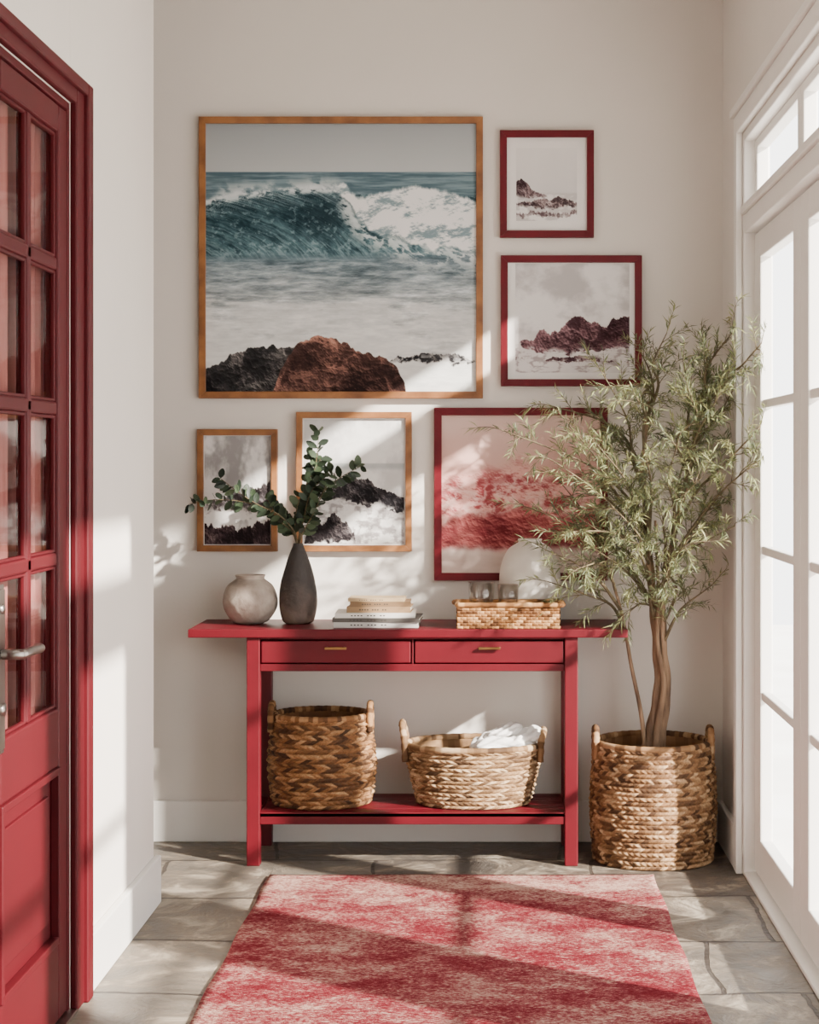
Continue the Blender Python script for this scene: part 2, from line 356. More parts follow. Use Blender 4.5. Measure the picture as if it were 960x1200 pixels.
m=MB(); xg=lx1-0.016; m.add([(xg,la+sl,zb),(xg,lb-st,zb),(xg,lb-st,zt),(xg,la+sl,zt)],[(0,1,2,3)]); m.obj('glass_panes',M_pane2,door)
m=MB(); ny,nz_=160,4; vs=[];fs=[]
for j in range(nz_+1):
    for i in range(ny+1):
        y=la+0.03+(lb-la-0.06)*i/ny
        vs.append((lx0-0.012+0.008*math.sin(i*0.35)+0.003*math.sin(i*0.21),y,0.70+1.48*j/nz_))
for j in range(nz_):
    for i in range(ny): a=j*(ny+1)+i; fs.append((a,a+1,a+ny+2,a+ny+1))
m.add(vs,fs); m.obj('gathered_curtain',M_curtain,door,smooth=True)
hy=la+0.104; m=MB()
m.box(lx1,lx1+0.008,hy-0.030,hy+0.030,0.735,1.09)
m.box(lx1+0.008,lx1+0.012,hy-0.024,hy+0.024,0.745,1.08)
m.obj('handle_plate',M_nickel,door,bevel=0.003)
m=MB()
m.tube([(lx1+0.004,hy,0.945),(lx1+0.06,hy,0.945)],0.011,16)
m.tube(spl([(lx1+0.055,hy-0.008,0.945),(lx1+0.062,hy+0.05,0.948),(lx1+0.060,hy+0.13,0.945),(lx1+0.040,hy+0.16,0.944)],14),[0.010]*12+[0.009,0.006],14)
m.tube([(lx1+0.004,hy,0.83),(lx1+0.018,hy,0.83)],0.014,16)
m.tube([(lx1+0.004,hy,1.04),(lx1+0.016,hy,1.04)],0.011,16)
m.obj('lever_handle',M_nickel,door,smooth=True)
box('threshold',XL-WT,XL+0.02,DY0,DY1,0,0.010,M_nickel,door,bevel=0.002)

# ---------------------------------------------------------------- console table
con=empty('console_table')
TZ=0.79
X0,X1=-1.02,0.442; Yf,Yb=-0.42,-0.03
box('top',X0,X1,Yf,Yb,TZ-0.028,TZ,M_red,con,bevel=0.003)
lxs=[(-0.827,-0.783),(0.233,0.277)]
m=MB()
for (a,b_) in lxs:
    m.box(a,b_,-0.405,-0.361,0,TZ-0.028); m.box(a,b_,-0.084,-0.04,0,TZ-0.028)
m.obj('legs',M_red,con,bevel=0.003)
m=MB()
m.box(-0.783,0.233,-0.395,-0.375,TZ-0.036,TZ-0.028); m.box(-0.783,0.233,-0.395,-0.375,0.648,0.672)
m.box(-0.783,0.233,-0.08,-0.06,0.648,TZ-0.028)
for (a,b_) in lxs: m.box(a+0.01,b_-0.01,-0.361,-0.084,0.648,TZ-0.028)
m.box(-0.783,0.233,-0.375,-0.08,0.65,0.66)
m.box(-0.277,-0.271,-0.395,-0.375,0.672,TZ-0.036)
m.obj('apron',M_red,con,bevel=0.002)
m=MB(); m.box(-0.779,-0.281,-0.399,-0.379,0.676,TZ-0.040); m.box(-0.267,0.229,-0.399,-0.379,0.676,TZ-0.040)
m.obj('drawer_fronts',M_red,con,bevel=0.003)
m=MB()
for hx in (-0.53,-0.018):
    m.box(hx-0.036,hx+0.036,-0.416,-0.410,0.722,0.730); m.box(hx-0.032,hx-0.026,-0.412,-0.399,0.722,0.730); m.box(hx+0.026,hx+0.032,-0.412,-0.399,0.722,0.730)
m.obj('drawer_pulls',M_brass,con,bevel=0.001)
SZ=0.178
m=MB()
m.box(-0.783,0.233,-0.40,-0.378,SZ-0.040,SZ-0.002); m.box(-0.783,0.233,-0.075,-0.055,SZ-0.040,SZ-0.002)
for i in range(5):
    y0=-0.400+i*0.0705; m.box(-0.783,0.233,y0,y0+0.066,SZ-0.016,SZ)
for (a,b_) in lxs: m.box(a+0.008,b_-0.008,-0.361,-0.084,SZ-0.045,SZ-0.005)
m.obj('lower_shelf',M_red,con,bevel=0.002)

# ---------------------------------------------------------------- baskets
def hsh(i,j,s=0): return (math.sin(i*127.1+j*311.7+s*74.7)*43758.5453)%1.0
def pal(cols,t,f=0.0):
    t=t*(len(cols)-1); k=min(int(t),len(cols)-2); u=t-k
    c=[cols[k][n]*(1-u)+cols[k+1][n]*u for n in range(3)]
    c=[max(0,min(255,x*(1+f))) for x in c]
    return L(*c)
def basket(root, prof, cx, cy, z0, H, rows, cells, amp, pal_, seed=0, sy=1.0, vpr=7, upr=6, slant=1.0):
    m=MB(); nu=cells*upr; nv=rows*vpr
    vs=[];cc=[]
    for j in range(nv+1):
        v=j/nv*rows; i=min(int(v),rows-1); fr=v-i
        t=j/nv; r0=prof(t)
        for k in range(nu):
            u=k/upr+0.5*(i%2)+slant*(fr-0.5)*(1 if i%2 else -1); ci=math.floor(u)%cells; fc=u-math.floor(u)
            h=hsh(i,ci,seed)
            d=amp*(max(0,math.sin(math.pi*min(fr,1.0)))**0.6)*(0.25+0.75*(math.sin(math.pi*fc)**0.7))*(0.65+0.7*h)
            th=2*math.pi*k/nu
            wob=1+0.006*math.sin(3*th+seed)+0.004*math.sin(5*th+t*4)
            r=r0*wob+d
            vs.append((cx+r*math.cos(th),cy+sy*r*math.sin(th),z0+H*t))
            f=0.3*(hsh(k,j,seed+3)-0.5)
            cc.append(pal(pal_,h,f))
    fs=[]
    for j in range(nv):
        for k in range(nu): fs.append((j*nu+k,j*nu+(k+1)%nu,(j+1)*nu+(k+1)%nu,(j+1)*nu+k))
    o=len(vs); wt=0.012; ni=12
    for j in range(ni+1):
        t=1-j/ni*0.97; r=prof(t)-wt
        for k in range(nu):
            th=2*math.pi*k/nu; vs.append((cx+r*math.cos(th),cy+sy*r*math.sin(th),z0+H*t)); cc.append(pal(pal_,0.25+0.3*hsh(k//upr,j,seed)))
    for k in range(nu): fs.append((nv*nu+k,nv*nu+(k+1)%nu,o+(k+1)%nu,o+k))
    for j in range(ni):
        for k in range(nu): a=o+j*nu; fs.append((a+k,a+(k+1)%nu,a+nu+(k+1)%nu,a+nu+k))
    fs.append(tuple(o+ni*nu+k for k in range(nu)))
    fs.append(tuple(reversed(range(nu))))
    m.add(vs,fs,cc); m.obj('woven_body',M_wick,root,smooth=True)
    r=prof(1.0)-0.003; pts=[];cl=[]; n=260
    for i in range(n+1):
        th=2*math.pi*i/n; pts.append((cx+r*math.cos(th),cy+sy*r*math.sin(th),z0+H+0.002)); cl.append(pal(pal_,hsh(i//4,5,seed)))
    m=MB(); m.tube(pts,0.0095,12,lobes=4,lob_amp=0.25,twist=0.22,cols=cl,cap=False); m.obj('rim_rope',M_wick,root,smooth=True)
def rope(root,name,pts,rad,pal_,n=70,seed=1):
    P=spl(pts,n); m=MB(); cl=[pal(pal_,hsh(i//4,2,seed)) for i in range(n)]
    m.tube(P,rad,12,lobes=4,lob_amp=0.3,twist=0.28,cols=cl); m.obj(name,M_wick,root,smooth=True)
def loop_handle(root,name,cx,cy,z,ang,w,h,rad,pal_,out=0.0,seed=1):
    d=Vector((math.cos(ang),math.sin(ang),0)); t=Vector((-math.sin(ang),math.cos(ang),0)); c=Vector((cx,cy,z))
    pts=[c-t*w/2-Vector((0,0,0.05)),c-t*w*0.5+d*out*0.3+Vector((0,0,h*0.35)),c-t*w*0.25+d*out+Vector((0,0,h*0.92)),c+d*out+Vector((0,0,h)),c+t*w*0.25+d*out+Vector((0,0,h*0.92)),c+t*w*0.5+d*out*0.3+Vector((0,0,h*0.35)),c+t*w/2-Vector((0,0,0.05))]
    rope(root,name,pts,rad,pal_,seed=seed)

BD=[(54,36,23),(98,67,41),(130,92,58),(166,130,92)]
b1=empty('woven_storage_basket')
p1=lambda t: 0.158+0.018*math.sin(math.pi*min(1,t*1.05+0.05))+0.006*t
basket(b1,p1,-0.594,-0.222,SZ,0.300,19,48,0.010,BD,seed=1,sy=0.90)
loop_handle(b1,'handle_1',-0.594-0.168,-0.24,SZ+0.30,math.pi,0.075,0.042,0.009,BD,0.0,1)
loop_handle(b1,'handle_2',-0.594+0.168,-0.24,SZ+0.30,0,0.075,0.042,0.009,BD,0.0,2)
b2=empty('low_woven_basket')
BL=[(70,50,34),(118,90,62),(148,118,86),(182,156,124)]
p2=lambda t: 0.185+0.048*(t**0.8)
basket(b2,p2,-0.072,-0.225,SZ,0.200,14,56,0.009,BL,seed=5,sy=0.74)
loop_handle(b2,'handle_1',-0.072-0.232,-0.235,SZ+0.20,math.pi,0.10,0.075,0.0095,BL,0.012,3)
loop_handle(b2,'handle_2',-0.072+0.226,-0.235,SZ+0.20,0,0.11,0.050,0.0095,BL,0.012,4)
m=MB()
for (cx_,cy_,cz_,ln_,rad_,yaw,pit) in [(0.035,-0.27,.200,.21,.036,.15,.05),(0.085,-0.20,.208,.18,.038,-.45,.25),(-0.01,-0.21,.210,.17,.032,.6,.28),(0.10,-0.26,.225,.14,.030,.35,.40),(0.03,-0.23,.242,.14,.026,-.2,.35)]:
    d=Vector((math.cos(yaw)*math.cos(pit),math.sin(yaw)*math.cos(pit),math.sin(pit))); c=Vector((cx_,cy_,SZ+cz_))
    s_=d.cross(Vector((0,0,1))).normalized(); u_=s_.cross(d)
    nL,nC=40,36; vs=[];fs=[]
    for i in range(nL+1):
        t=i/nL; e_=(1-abs(2*t-1)**3.5)**.5
        for k in range(nC):
            a=2*math.pi*k/nC
            r=rad_*e_*(1+.18*math.sin(3*a+t*7+yaw*9)+.12*math.sin(7*a-t*12)+.06*math.sin(11*a+t*30))
            vs.append(c+d*(t-.5)*ln_+s_*math.cos(a)*r*1.25+u_*math.sin(a)*r*.85)
    for i in range(nL):
        for k in range(nC): fs.append((i*nC+k,i*nC+(k+1)%nC,(i+1)*nC+(k+1)%nC,(i+1)*nC+k))
    m.add(vs,fs)
m.obj('folded_linen',M_cloth,b2,smooth=True)

# ---------------------------------------------------------------- tree and its basket
tree=empty('olive_tree')
pot=empty('woven_planter_basket')
TX,TY=0.536,-0.285
BT=[(62,42,28),(106,76,50),(140,106,74),(176,146,112)]
p3=lambda t: 0.195+0.016*math.sin(math.pi*min(1,t*0.9+0.05))-0.004*t
basket(pot,p3,TX,TY,0.0,0.395,26,66,0.008,BT,seed=9,vpr=5)
loop_handle(pot,'handle_1',TX-0.195,TY-0.02,0.395,math.pi,0.075,0.050,0.010,BT,0,6)
loop_handle(pot,'handle_2',TX+0.192,TY-0.02,0.395,0,0.075,0.050,0.010,BT,0,7)
m=MB(); vs=[(TX,TY,0.372)]; n=48
for k in range(n): vs.append((TX+0.183*math.cos(2*math.pi*k/n),TY+0.183*math.sin(2*math.pi*k/n),0.355))
m.add(vs,[(0,1+k,1+(k+1)%n) for k in range(n)]); m.obj('soil',M_soil,pot,smooth=True)
RT=random.Random(21)
def cl(p):
    lim=0.775 if p.y>-0.60 else 0.84
    if p.x>lim: p.x=lim
    if p.y>-0.03: p.y=-0.03
    return p
trunkA=spl([(TX-0.014,TY,0.36),(TX+0.000,TY-0.01,0.45),(TX+0.020,TY-0.015,0.58),(TX+0.012,TY-0.02,0.74),(TX-0.004,TY-0.03,0.90),(TX-0.02,TY-0.04,1.10),(TX-0.035,TY-0.05,1.32),(TX-0.02,TY-0.06,1.55)],60)
trunkB=spl([(TX+0.020,TY+0.01,0.36),(TX+0.034,TY-0.005,0.46),(TX+0.046,TY-0.022,0.58),(TX+0.034,TY-0.035,0.72),(TX+0.030,TY-0.05,0.90),(TX+0.065,TY-0.09,1.10),(TX+0.11,TY-0.13,1.32),(TX+0.15,TY-0.16,1.55)],60)
trunkC=spl([(TX-0.024,TY-0.01,0.36),(TX-0.042,TY-0.02,0.50),(TX-0.075,TY-0.03,0.66),(TX-0.105,TY-0.05,0.82),(TX-0.15,TY-0.08,0.98)],40)
trunkD=spl([(TX+0.004,TY-0.025,0.36),(TX+0.018,TY-0.035,0.48),(TX+0.034,TY-0.046,0.60),(TX+0.012,TY-0.050,0.74),(TX+0.014,TY-0.065,0.90),(TX+0.002,TY-0.08,1.15)],50)
m=MB()
m.tube(trunkA,[0.023-0.017*(i/59)**0.8+0.002*math.sin(i*0.9) for i in range(60)],14,lobes=5,lob_amp=0.18,twist=0.02)
m.tube(trunkB,[0.019-0.014*(i/59)**0.8+0.0015*math.sin(i*0.7) for i in range(60)],14,lobes=5,lob_amp=0.15,twist=-0.02)
m.tube(trunkD,[0.012-0.008*(i/49) for i in range(50)],10,lobes=3,lob_amp=0.15,twist=0.02)
m.tube(trunkC,[0.0085-0.004*(i/39) for i in range(40)],8)
m.obj('trunks',M_bark,tree,smooth=True)
T=[('A',.80,.35,1.66,-.10),('A',.95,.50,1.71,0),('A',.98,.565,1.76,-.12),('B',.90,.80,1.80,-.28),('B',.98,.70,1.74,-.05),('B',.80,.81,1.64,-.30),
('B',.72,.85,1.47,-.45),('B',.65,.82,1.34,-.40),('B',.55,.78,1.14,-.30),('B',.45,.71,.93,-.15),('B',.95,.74,1.62,.10),
('A',.75,.03,1.45,-.12),('A',.85,.19,1.54,.08),('A',.65,.19,1.35,-.25),('A',.60,.12,1.19,-.05),('C',.8,.18,1.05,-.15),('C',.7,.19,.94,-.05),
('A',.55,.33,1.06,-.30),('A',.48,.44,.84,-.12),('C',.95,.30,1.12,.10),('C',.9,.27,1.00,-.28),
('A',.9,.46,1.55,-.30),('A',.8,.38,1.48,.12),('B',.85,.63,1.55,-.35),('B',.6,.66,1.30,-.40),('B',.75,.70,1.42,.12),('A',.7,.33,1.40,-.35),
('A',.7,.48,1.36,-.42),('B',.5,.62,1.10,-.36),('A',.6,.36,1.22,-.38),('B',.88,.62,1.66,-.22),('A',.98,.42,1.60,-.15),('B',.98,.84,1.72,-.45),('A',.55,.24,1.26,.10),
('B',.6,.76,1.22,.05),('A',.5,.56,.98,-.30),('B',.82,.76,1.52,-.18),('A',.72,.24,1.47,-.22),('A',.66,.22,1.12,-.30),('B',.7,.58,1.42,-.45),('A',.85,.54,1.60,.12),
('A',.68,.42,1.28,-.20),('B',.78,.72,1.56,-.35)]
TR={'A':trunkA,'B':trunkB,'C':trunkC,'D':trunkD}
tw=MB(); lf=MB()
def leafat(p,d,ln,wd,col):
    d=d.normalized(); up=Vector((RT.gauss(0,.5),RT.gauss(0,.5),1)); s=d.cross(up)
    if s.length<1e-3: return
    s.normalize(); nrm=s.cross(d)
    q=[p,p+d*ln*.4+s*wd*.5+nrm*ln*.03,p+d*ln-Vector((0,0,ln*.12)),p+d*ln*.4-s*wd*.5+nrm*ln*.03]
    q=[cl(x) for x in q]
    lf.add(q,[(0,1,2,3)],col)
def twig(p0,d,ln,rad):
    pts=[p0]; dd=d.normalized(); n=7; g=RT.uniform(-0.24,0.05)
    for i in range(n):
        dd=(dd+Vector((RT.gauss(0,.10),RT.gauss(0,.10),g*0.5+RT.gauss(0,.06)))).normalized()
        pts.append(cl(pts[-1]+dd*ln/n))
    tw.tube(pts,[rad*(1-.75*i/n) for i in range(n+1)],4)
    nl=int(ln/0.0054)
    base=RT.random()
    for i in range(nl):
        t=(0.12+0.9*i/nl)*n; k=min(int(t),n-1); u=min(t-k,1); p=pts[k].lerp(pts[k+1],u)
        ax=(pts[k+1]-pts[k]); 
        if ax.length<1e-5: continue
        ax.normalize()
        rnd=Vector((RT.gauss(0,1),RT.gauss(0,1),RT.gauss(0,1))); side=(rnd-ax*rnd.dot(ax)).normalized()
        dl=ax*0.8+side*RT.uniform(.45,.9)
        t_=min(1,max(0,0.55*RT.random()+0.45*base))
        c=pal([(72,80,62),(104,112,82),(138,142,98),(178,174,124)],t_)
        leafat(p,dl,RT.uniform(.028,.050),RT.uniform(.0038,.0060),c)
for (k,fr,x,z,dy) in T:
    tr=TR[k]; s=tr[int(fr*(len(tr)-1))]; e=Vector((x,TY+dy,z)); 
    mid=s.lerp(e,.5)+Vector((RT.gauss(0,.02),RT.gauss(0,.02),0.03+RT.uniform(0,.04)))
    m1=s.lerp(mid,.5)+Vector((RT.gauss(0,.015),RT.gauss(0,.015),.02))
    P=[cl(q) for q in spl([s,m1,mid,e],16)]
    ln=(e-s).length
    tw.tube(P,[0.0055*(1-.8*i/15)+.0008 for i in range(16)],6)
    nt_=max(6,int(ln/0.030))
    for i in range(nt_):
        t=0.25+0.75*i/(nt_-1); idx=min(14,int(t*15)); p=P[idx]; ax=(P[idx+1]-P[idx]); ax=ax.normalized() if ax.length>1e-5 else Vector((0,0,1))
        rnd=Vector((RT.gauss(0,1),RT.gauss(0,1),RT.gauss(0,.8))); side=(rnd-ax*rnd.dot(ax)).normalized()
        twig(p,ax*0.7+side*0.8+Vector((0,0,.12)),RT.uniform(.07,.15),.0018)
    twig(P[-1],(P[-1]-P[-3]),.12,.0018)
tw.obj('twigs',M_twig,tree,smooth=True); lf.obj('leaves',M_leaf,tree)

# ---------------------------------------------------------------- tabletop objects
VY=-0.20
o=lathe('round_stoneware_vase',smoothprof([(0.042,TZ),(0.066,TZ+.013),(0.091,TZ+.052),(0.0945,TZ+.088),(0.080,TZ+.128),(0.056,TZ+.149),(0.048,TZ+.156),(0.052,TZ+.167),(0.046,TZ+.167),(0.041,TZ+.156),(0.05,TZ+.12)],60),-0.842,VY,M_stonevase,wob=0.008,seed=2)
bv=empty('bottle_vase_with_branches')
lathe('bottle_vase',smoothprof([(0.040,TZ),(0.054,TZ+.012),(0.064,TZ+.055),(0.065,TZ+.100),(0.058,TZ+.150),(0.044,TZ+.200),(0.030,TZ+.240),(0.019,TZ+.266),(0.017,TZ+.274),(0.012,TZ+.274),(0.010,TZ+.25)],60),-0.677,VY,M_darkvase,bv,wob=0.010,seed=5)
st_=MB(); el=MB(); RE=random.Random(11)
def eleaf(p,d,ln,wd):
    d=d.normalized(); s=d.cross(Vector((RE.gauss(0,.7),-1+RE.gauss(0,.5),RE.gauss(0,.7)))).normalized(); nn=s.cross(d)
    prof_=[(.18,.32),(.45,.5),(.72,.42),(.92,.2)]
    Lf=[p+d*ln*a+s*wd*b+nn*ln*.05 for a,b in prof_]; Rt=[p+d*ln*a-s*wd*b+nn*ln*.05 for a,b in prof_]; Ce=[p+d*ln*a for a,_ in prof_]; tip=p+d*ln
    vs=[p]+Lf+Rt+Ce+[tip]
    for q in vs: q.y=min(q.y,-0.04)
    fs=[(0,9,1),(0,5,9)]
    for i in range(3): fs+= [(1+i,9+i,10+i,2+i),(5+i,6+i,10+i,9+i)]
    fs+=[(4,12,13),(8,13,12)]
    el.add(vs,fs,pal([(28,38,29),(46,60,44),(76,92,66)],RE.random()))
S0=Vector((-0.677,VY,TZ+.255))
ST=[[(0,0,0),(.01,-.01,.08),(.05,-.02,.19),(.065,-.03,.30),(.075,-.03,.405)],
    [(0,0,0),(.015,.0,.09),(.09,.01,.20),(.15,.0,.25),(.215,-.01,.285)],
    [(0,0,0),(-.02,.01,.06),(-.09,.02,.13),(-.20,.01,.165),(-.30,0,.17),(-.375,-.01,.155)],
    [(0,0,0),(-.01,-.02,.06),(-.06,-.05,.12),(-.13,-.06,.155),(-.20,-.06,.20),(-.26,-.05,.245)],
    [(0,0,0),(.01,.02,.07),(.01,.03,.16),(.06,.02,.25),(.03,.0,.33)],
    [(0,0,0),(.02,-.03,.06),(.06,-.05,.13),(.10,-.05,.22)],
    [(0,0,0),(.02,-.02,.10),(.05,-.04,.20),(.12,-.04,.27)],
    [(0,0,0),(-.02,.0,.06),(-.06,-.02,.10),(-.10,-.03,.17)],
    [(0,0,0),(-.01,.0,.07),(.0,-.02,.15),(.04,-.03,.24),(.08,-.03,.31)]]
for S in ST:
    P=spl([S0+Vector(q) for q in S],30); st_.tube(P,[.0032*(1-.7*i/29) for i in range(30)],6)
    for i in range(8,30):
        for _ in range(2 if i%2 else 1):
            ax=(P[min(i+1,29)]-P[i-1]).normalized(); rnd=Vector((RE.gauss(0,1),RE.gauss(0,.6),RE.gauss(0,1))); sd=(rnd-ax*rnd.dot(ax)).normalized()
            eleaf(P[i],ax*.5+sd,RE.uniform(.028,.048),RE.uniform(.019,.030))
st_.obj('stems',M_twig,bv,smooth=True); el.obj('leaves',M_eleaf,bv,smooth=True)

lathe('white_ovoid_vase',smoothprof([(0.055,TZ),(0.075,TZ+.010),(0.098,TZ+.07),(0.106,TZ+.14),(0.100,TZ+.20),(0.078,TZ+.250),(0.050,TZ+.272),(0.040,TZ+.278),(0.042,TZ+.288),(0.035,TZ+.288),(0.032,TZ+.27)],60),0.122,-0.145,M_whitevase,wob=0.003,seed=8)

bk=MB()
def book(cx,cy,w,d,z,h,cover,page=L(214,205,190),rot=0.0):
    ca,sa=math.cos(rot),math.sin(rot); t=0.0028
    def bx(x0,x1,y0,y1,z0,z1,col):
        vs=[];
        for (x,y,zz_) in [(x0,y0,z0),(x1,y0,z0),(x1,y1,z0),(x0,y1,z0),(x0,y0,z1),(x1,y0,z1),(x1,y1,z1),(x0,y1,z1)]:
            vs.append((cx+x*ca-y*sa,cy+x*sa+y*ca,zz_))
        bk.add(vs,[(0,3,2,1),(4,5,6,7),(0,1,5,4),(1,2,6,5),(2,3,7,6),(3,0,4,7)],col)
    bx(-w/2,w/2,-d/2,d/2,z,z+t,cover); bx(-w/2,w/2,-d/2,d/2,z+h-t,z+h,cover)
    bx(-w/2,w/2,-d/2,-d/2+t,z+t,z+h-t,cover)
    bx(-w/2+.004,w/2-.004,-d/2+t,d/2-.004,z+t,z+h-t,page)
    for k in range(11):
        if k in (4,8): continue
        xx=-w*.3+k*w*.040; bx(xx,xx+w*.022,-d/2-.0004,-d/2,z+h*.38,z+h*.60,L(50,44,40))
z=TZ
for (w,d,h,c,r,ox) in [(.285,.20,.018,L(186,184,180),.01,0),(.292,.205,.014,L(78,74,70),-.03,.003),(.270,.19,.016,L(206,202,195),.02,-.004),
                       (.215,.15,.020,L(144,116,84),-.03,.010),(.205,.145,.017,L(116,90,62),.03,.012),(.19,.135,.011,L(172,148,114),-.01,.0)]:
    book(-0.40+ox,-0.26,w,d,z,h,c,rot=r); z+=h
bk.obj('book_stack',M_book)

tray=empty('wicker_tray')
tx0,tx1,ty0,ty1=-0.125,0.215,-0.405,-0.262
m=MB(); BTy=[(80,50,28),(122,82,46),(156,112,70),(190,150,106)]
h=0.080
def wallstrip(pa,pb,nrm,rows=8,amp=.004):
    pa=Vector(pa);pb=Vector(pb);nrm=Vector(nrm); ln=(pb-pa).length; cells=max(4,int(ln/.020)); nu=cells*6; nv=rows*6; vs=[];cc=[];fs=[]
    for j in range(nv+1):
        v=j/nv*rows; i=min(int(v),rows-1); fr=v-i
        for k in range(nu+1):
            u=k/6+.5*(i%2); ci=math.floor(u); fc=u-ci
            d=amp*(max(0,math.sin(math.pi*fr))**.6)*(.3+.7*math.sin(math.pi*fc)**.7)
            p=pa.lerp(pb,k/nu)+nrm*d+Vector((0,0,h*j/nv)); vs.append(p); cc.append(pal(BTy,hsh(i,ci,13)))
    for j in range(nv):
        for k in range(nu): a=j*(nu+1)+k; fs.append((a,a+1,a+nu+2,a+nu+1))
    m.add(vs,fs,cc)
wallstrip((tx0,ty0,TZ),(tx1,ty0,TZ),(0,-1,0)); wallstrip((tx1,ty0,TZ),(tx1,ty1,TZ),(1,0,0)); wallstrip((tx1,ty1,TZ),(tx0,ty1,TZ),(0,1,0)); wallstrip((tx0,ty1,TZ),(tx0,ty0,TZ),(-1,0,0))
c0=L(130,92,56)
m.box(tx0,tx1,ty0,ty1,TZ,TZ+.008,c0)
m.box(tx0,tx1,ty0+.0,ty0+.006,TZ,TZ+h,c0); m.box(tx0,tx1,ty1-.006,ty1,TZ,TZ+h,c0); m.box(tx0,tx0+.006,ty0,ty1,TZ,TZ+h,c0); m.box(tx1-.006,tx1,ty0,ty1,TZ,TZ+h,c0)
m.box(tx0+.006,tx1-.006,ty0+.006,ty1-.006,TZ+.060,TZ+.066,c0)
m.obj('woven_sides',M_wick,tray,smooth=False)
rope(tray,'rim',[(tx0,ty0,TZ+h),(tx0+.17,ty0-.001,TZ+h),(tx1,ty0,TZ+h),(tx1+.001,ty0+.07,TZ+h),(tx1,ty1,TZ+h),(tx0+.17,ty1,TZ+h),(tx0,ty1,TZ+h),(tx0-.001,ty0+.07,TZ+h),(tx0,ty0,TZ+h)],.007,BTy,n=200)
def tumbler(name,x,y,r,hh):
    z=TZ+.066
    lathe(name,[(r*.86,z),(r*.9,z+.002),(r*.97,z+hh*.5),(r,z+hh),(r-.0026,z+hh),(r*.95-.002,z+hh*.5),(r*.86-.002,z+.008),(0.0005,z+.007)],x,y,M_glass,tray,seg=48)
tumbler('tumbler_1',-0.045,-0.335,.044,.085); tumbler('tumbler_2',0.045,-0.330,.036,.078)

# ---------------------------------------------------------------- artworks
def art(name,x0,x1,z0,z1,fw,mat,painter,matw=0.0,dep=0.028,res=0.0032,gam=1.22):
    root=empty(name)
    m=MB(); 
    yb=-0.001; yf=-dep
    O=[(x0,z0),(x1,z0),(x1,z1),(x0,z1)]; I=[(x0+fw,z0+fw),(x1-fw,z0+fw),(x1-fw,z1-fw),(x0+fw,z1-fw)]
    for k in range(4):
        a,b_=O[k],O[(k+1)%4]; c,d=I[(k+1)%4],I[k]
        vs=[(a[0],yb,a[1]),(b_[0],yb,b_[1]),(c[0],yb,c[1]),(d[0],yb,d[1]),(a[0],yf,a[1]),(b_[0],yf,b_[1]),(c[0],yf,c[1]),(d[0],yf,d[1])]
        m.add(vs,[(0,1,2,3),(7,6,5,4),(0,4,5,1),(1,5,6,2),(2,6,7,3),(3,7,4,0)])
    m.obj('frame',mat,root,bevel=0.0015)
    ax0,ax1,az0,az1=x0+fw-.001,x1-fw+.001,z0+fw-.001,z1-fw+.001
    ya=-dep+.012
    box('backing',ax0,ax1,ya+.002,-.002,az0,az1,M_matboard,root,bevel=0)
    if matw:
        pl,pr,pt,pb=matw
        ax0+=pl;ax1-=pr;az1-=pt;az0+=pb
    ya2=ya+.001
    nx=int((ax1-ax0)/res); nz=int((az1-az0)/res)
    u=np.linspace(0,1,nx+1); v=np.linspace(0,1,nz+1); U,V=np.meshgrid(u,v)
    img=painter(U,V)
    img=235*(np.clip(img,0,235)/235)**gam
    col=np.ones((nz+1,nx+1,4),dtype=np.float32); col[...,:3]=lin(np.clip(img,0,255))
    X=ax0+(ax1-ax0)*U; Z=az1-(az1-az0)*V; Y=np.full_like(X,ya2)
    co=np.stack([X,Y,Z],-1).reshape(-1,3)
    idx=np.arange((nx+1)*(nz+1)).reshape(nz+1,nx+1)
    f=np.stack([idx[:-1,:-1],idx[1:,:-1],idx[1:,1:],idx[:-1,1:]],-1).reshape(-1,4)
    me=bpy.data.meshes.new('print'); me.from_pydata(co.tolist(),[],f.tolist()); me.update()
    at=me.color_attributes.new('Col','FLOAT_COLOR','POINT'); at.data.foreach_set('color',col.ravel())
    me.materials.append(M_art); o=bpy.data.objects.new('print',me); scene.collection.objects.link(o); o.parent=root
def rocks(img,U,V,xs,ys,bottom,dark,light,seed,rough=.03,sc=14,bias=.40,asp=1.0,foam=0.0):
    jag=rough*((fbm(U*sc*1.2,V*0+seed,seed,4)-.5)*2+(fbm(U*sc*5,V*8,seed+1,4)-.5)*.9)
    top=np.interp(U,xs,ys)+jag
    bt=np.interp(U,bottom[0],bottom[1])+rough*(fbm(U*sc,V*3,seed+3,4)-.5)*2.4
    mk=ss(0,.004,V-top)*ss(0,.010,bt-V)
    wx=U+.03*fbm(U*sc*.6,V*sc*.6,seed+20,3); wy=V+.03*fbm(U*sc*.6,V*sc*.6,seed+21,3)
    h=ridg(wx*sc*.8,wy*sc*.8*asp,seed+5,7); h2=ridg(wx*sc*2.2,wy*sc*2.0*asp,seed+25,5)
    e=emb(h,-.6,1.0)*.30+emb(h2,-.6,1.0)*.18; big=(fbm(U*sc*.5,V*sc*.7,seed+9,3)-.5)*1.2
    fine=(fbm(U*sc*8,V*sc*8,seed+11,2)-.5)*.30
    rim=np.clip(1-(V-top)/.05,0,1)*.20
    t=np.clip(bias+e+big+fine+rim,0,1)
    crev=np.maximum(ss(.62,.48,h)*.6,ss(.50,.38,h2)*.5)
    col=ramp(dark,light,t*(1-crev))
    # surf washing over the foot of the rock
    if foam: 
        fm=ss(.06,.0,bt-V)*ss(.45,.58,fbm(U*sc*2,V*sc*3,seed+31,5))*foam; col=mixc(col,(226,225,223),fm)
    return mixc(img,col,mk)
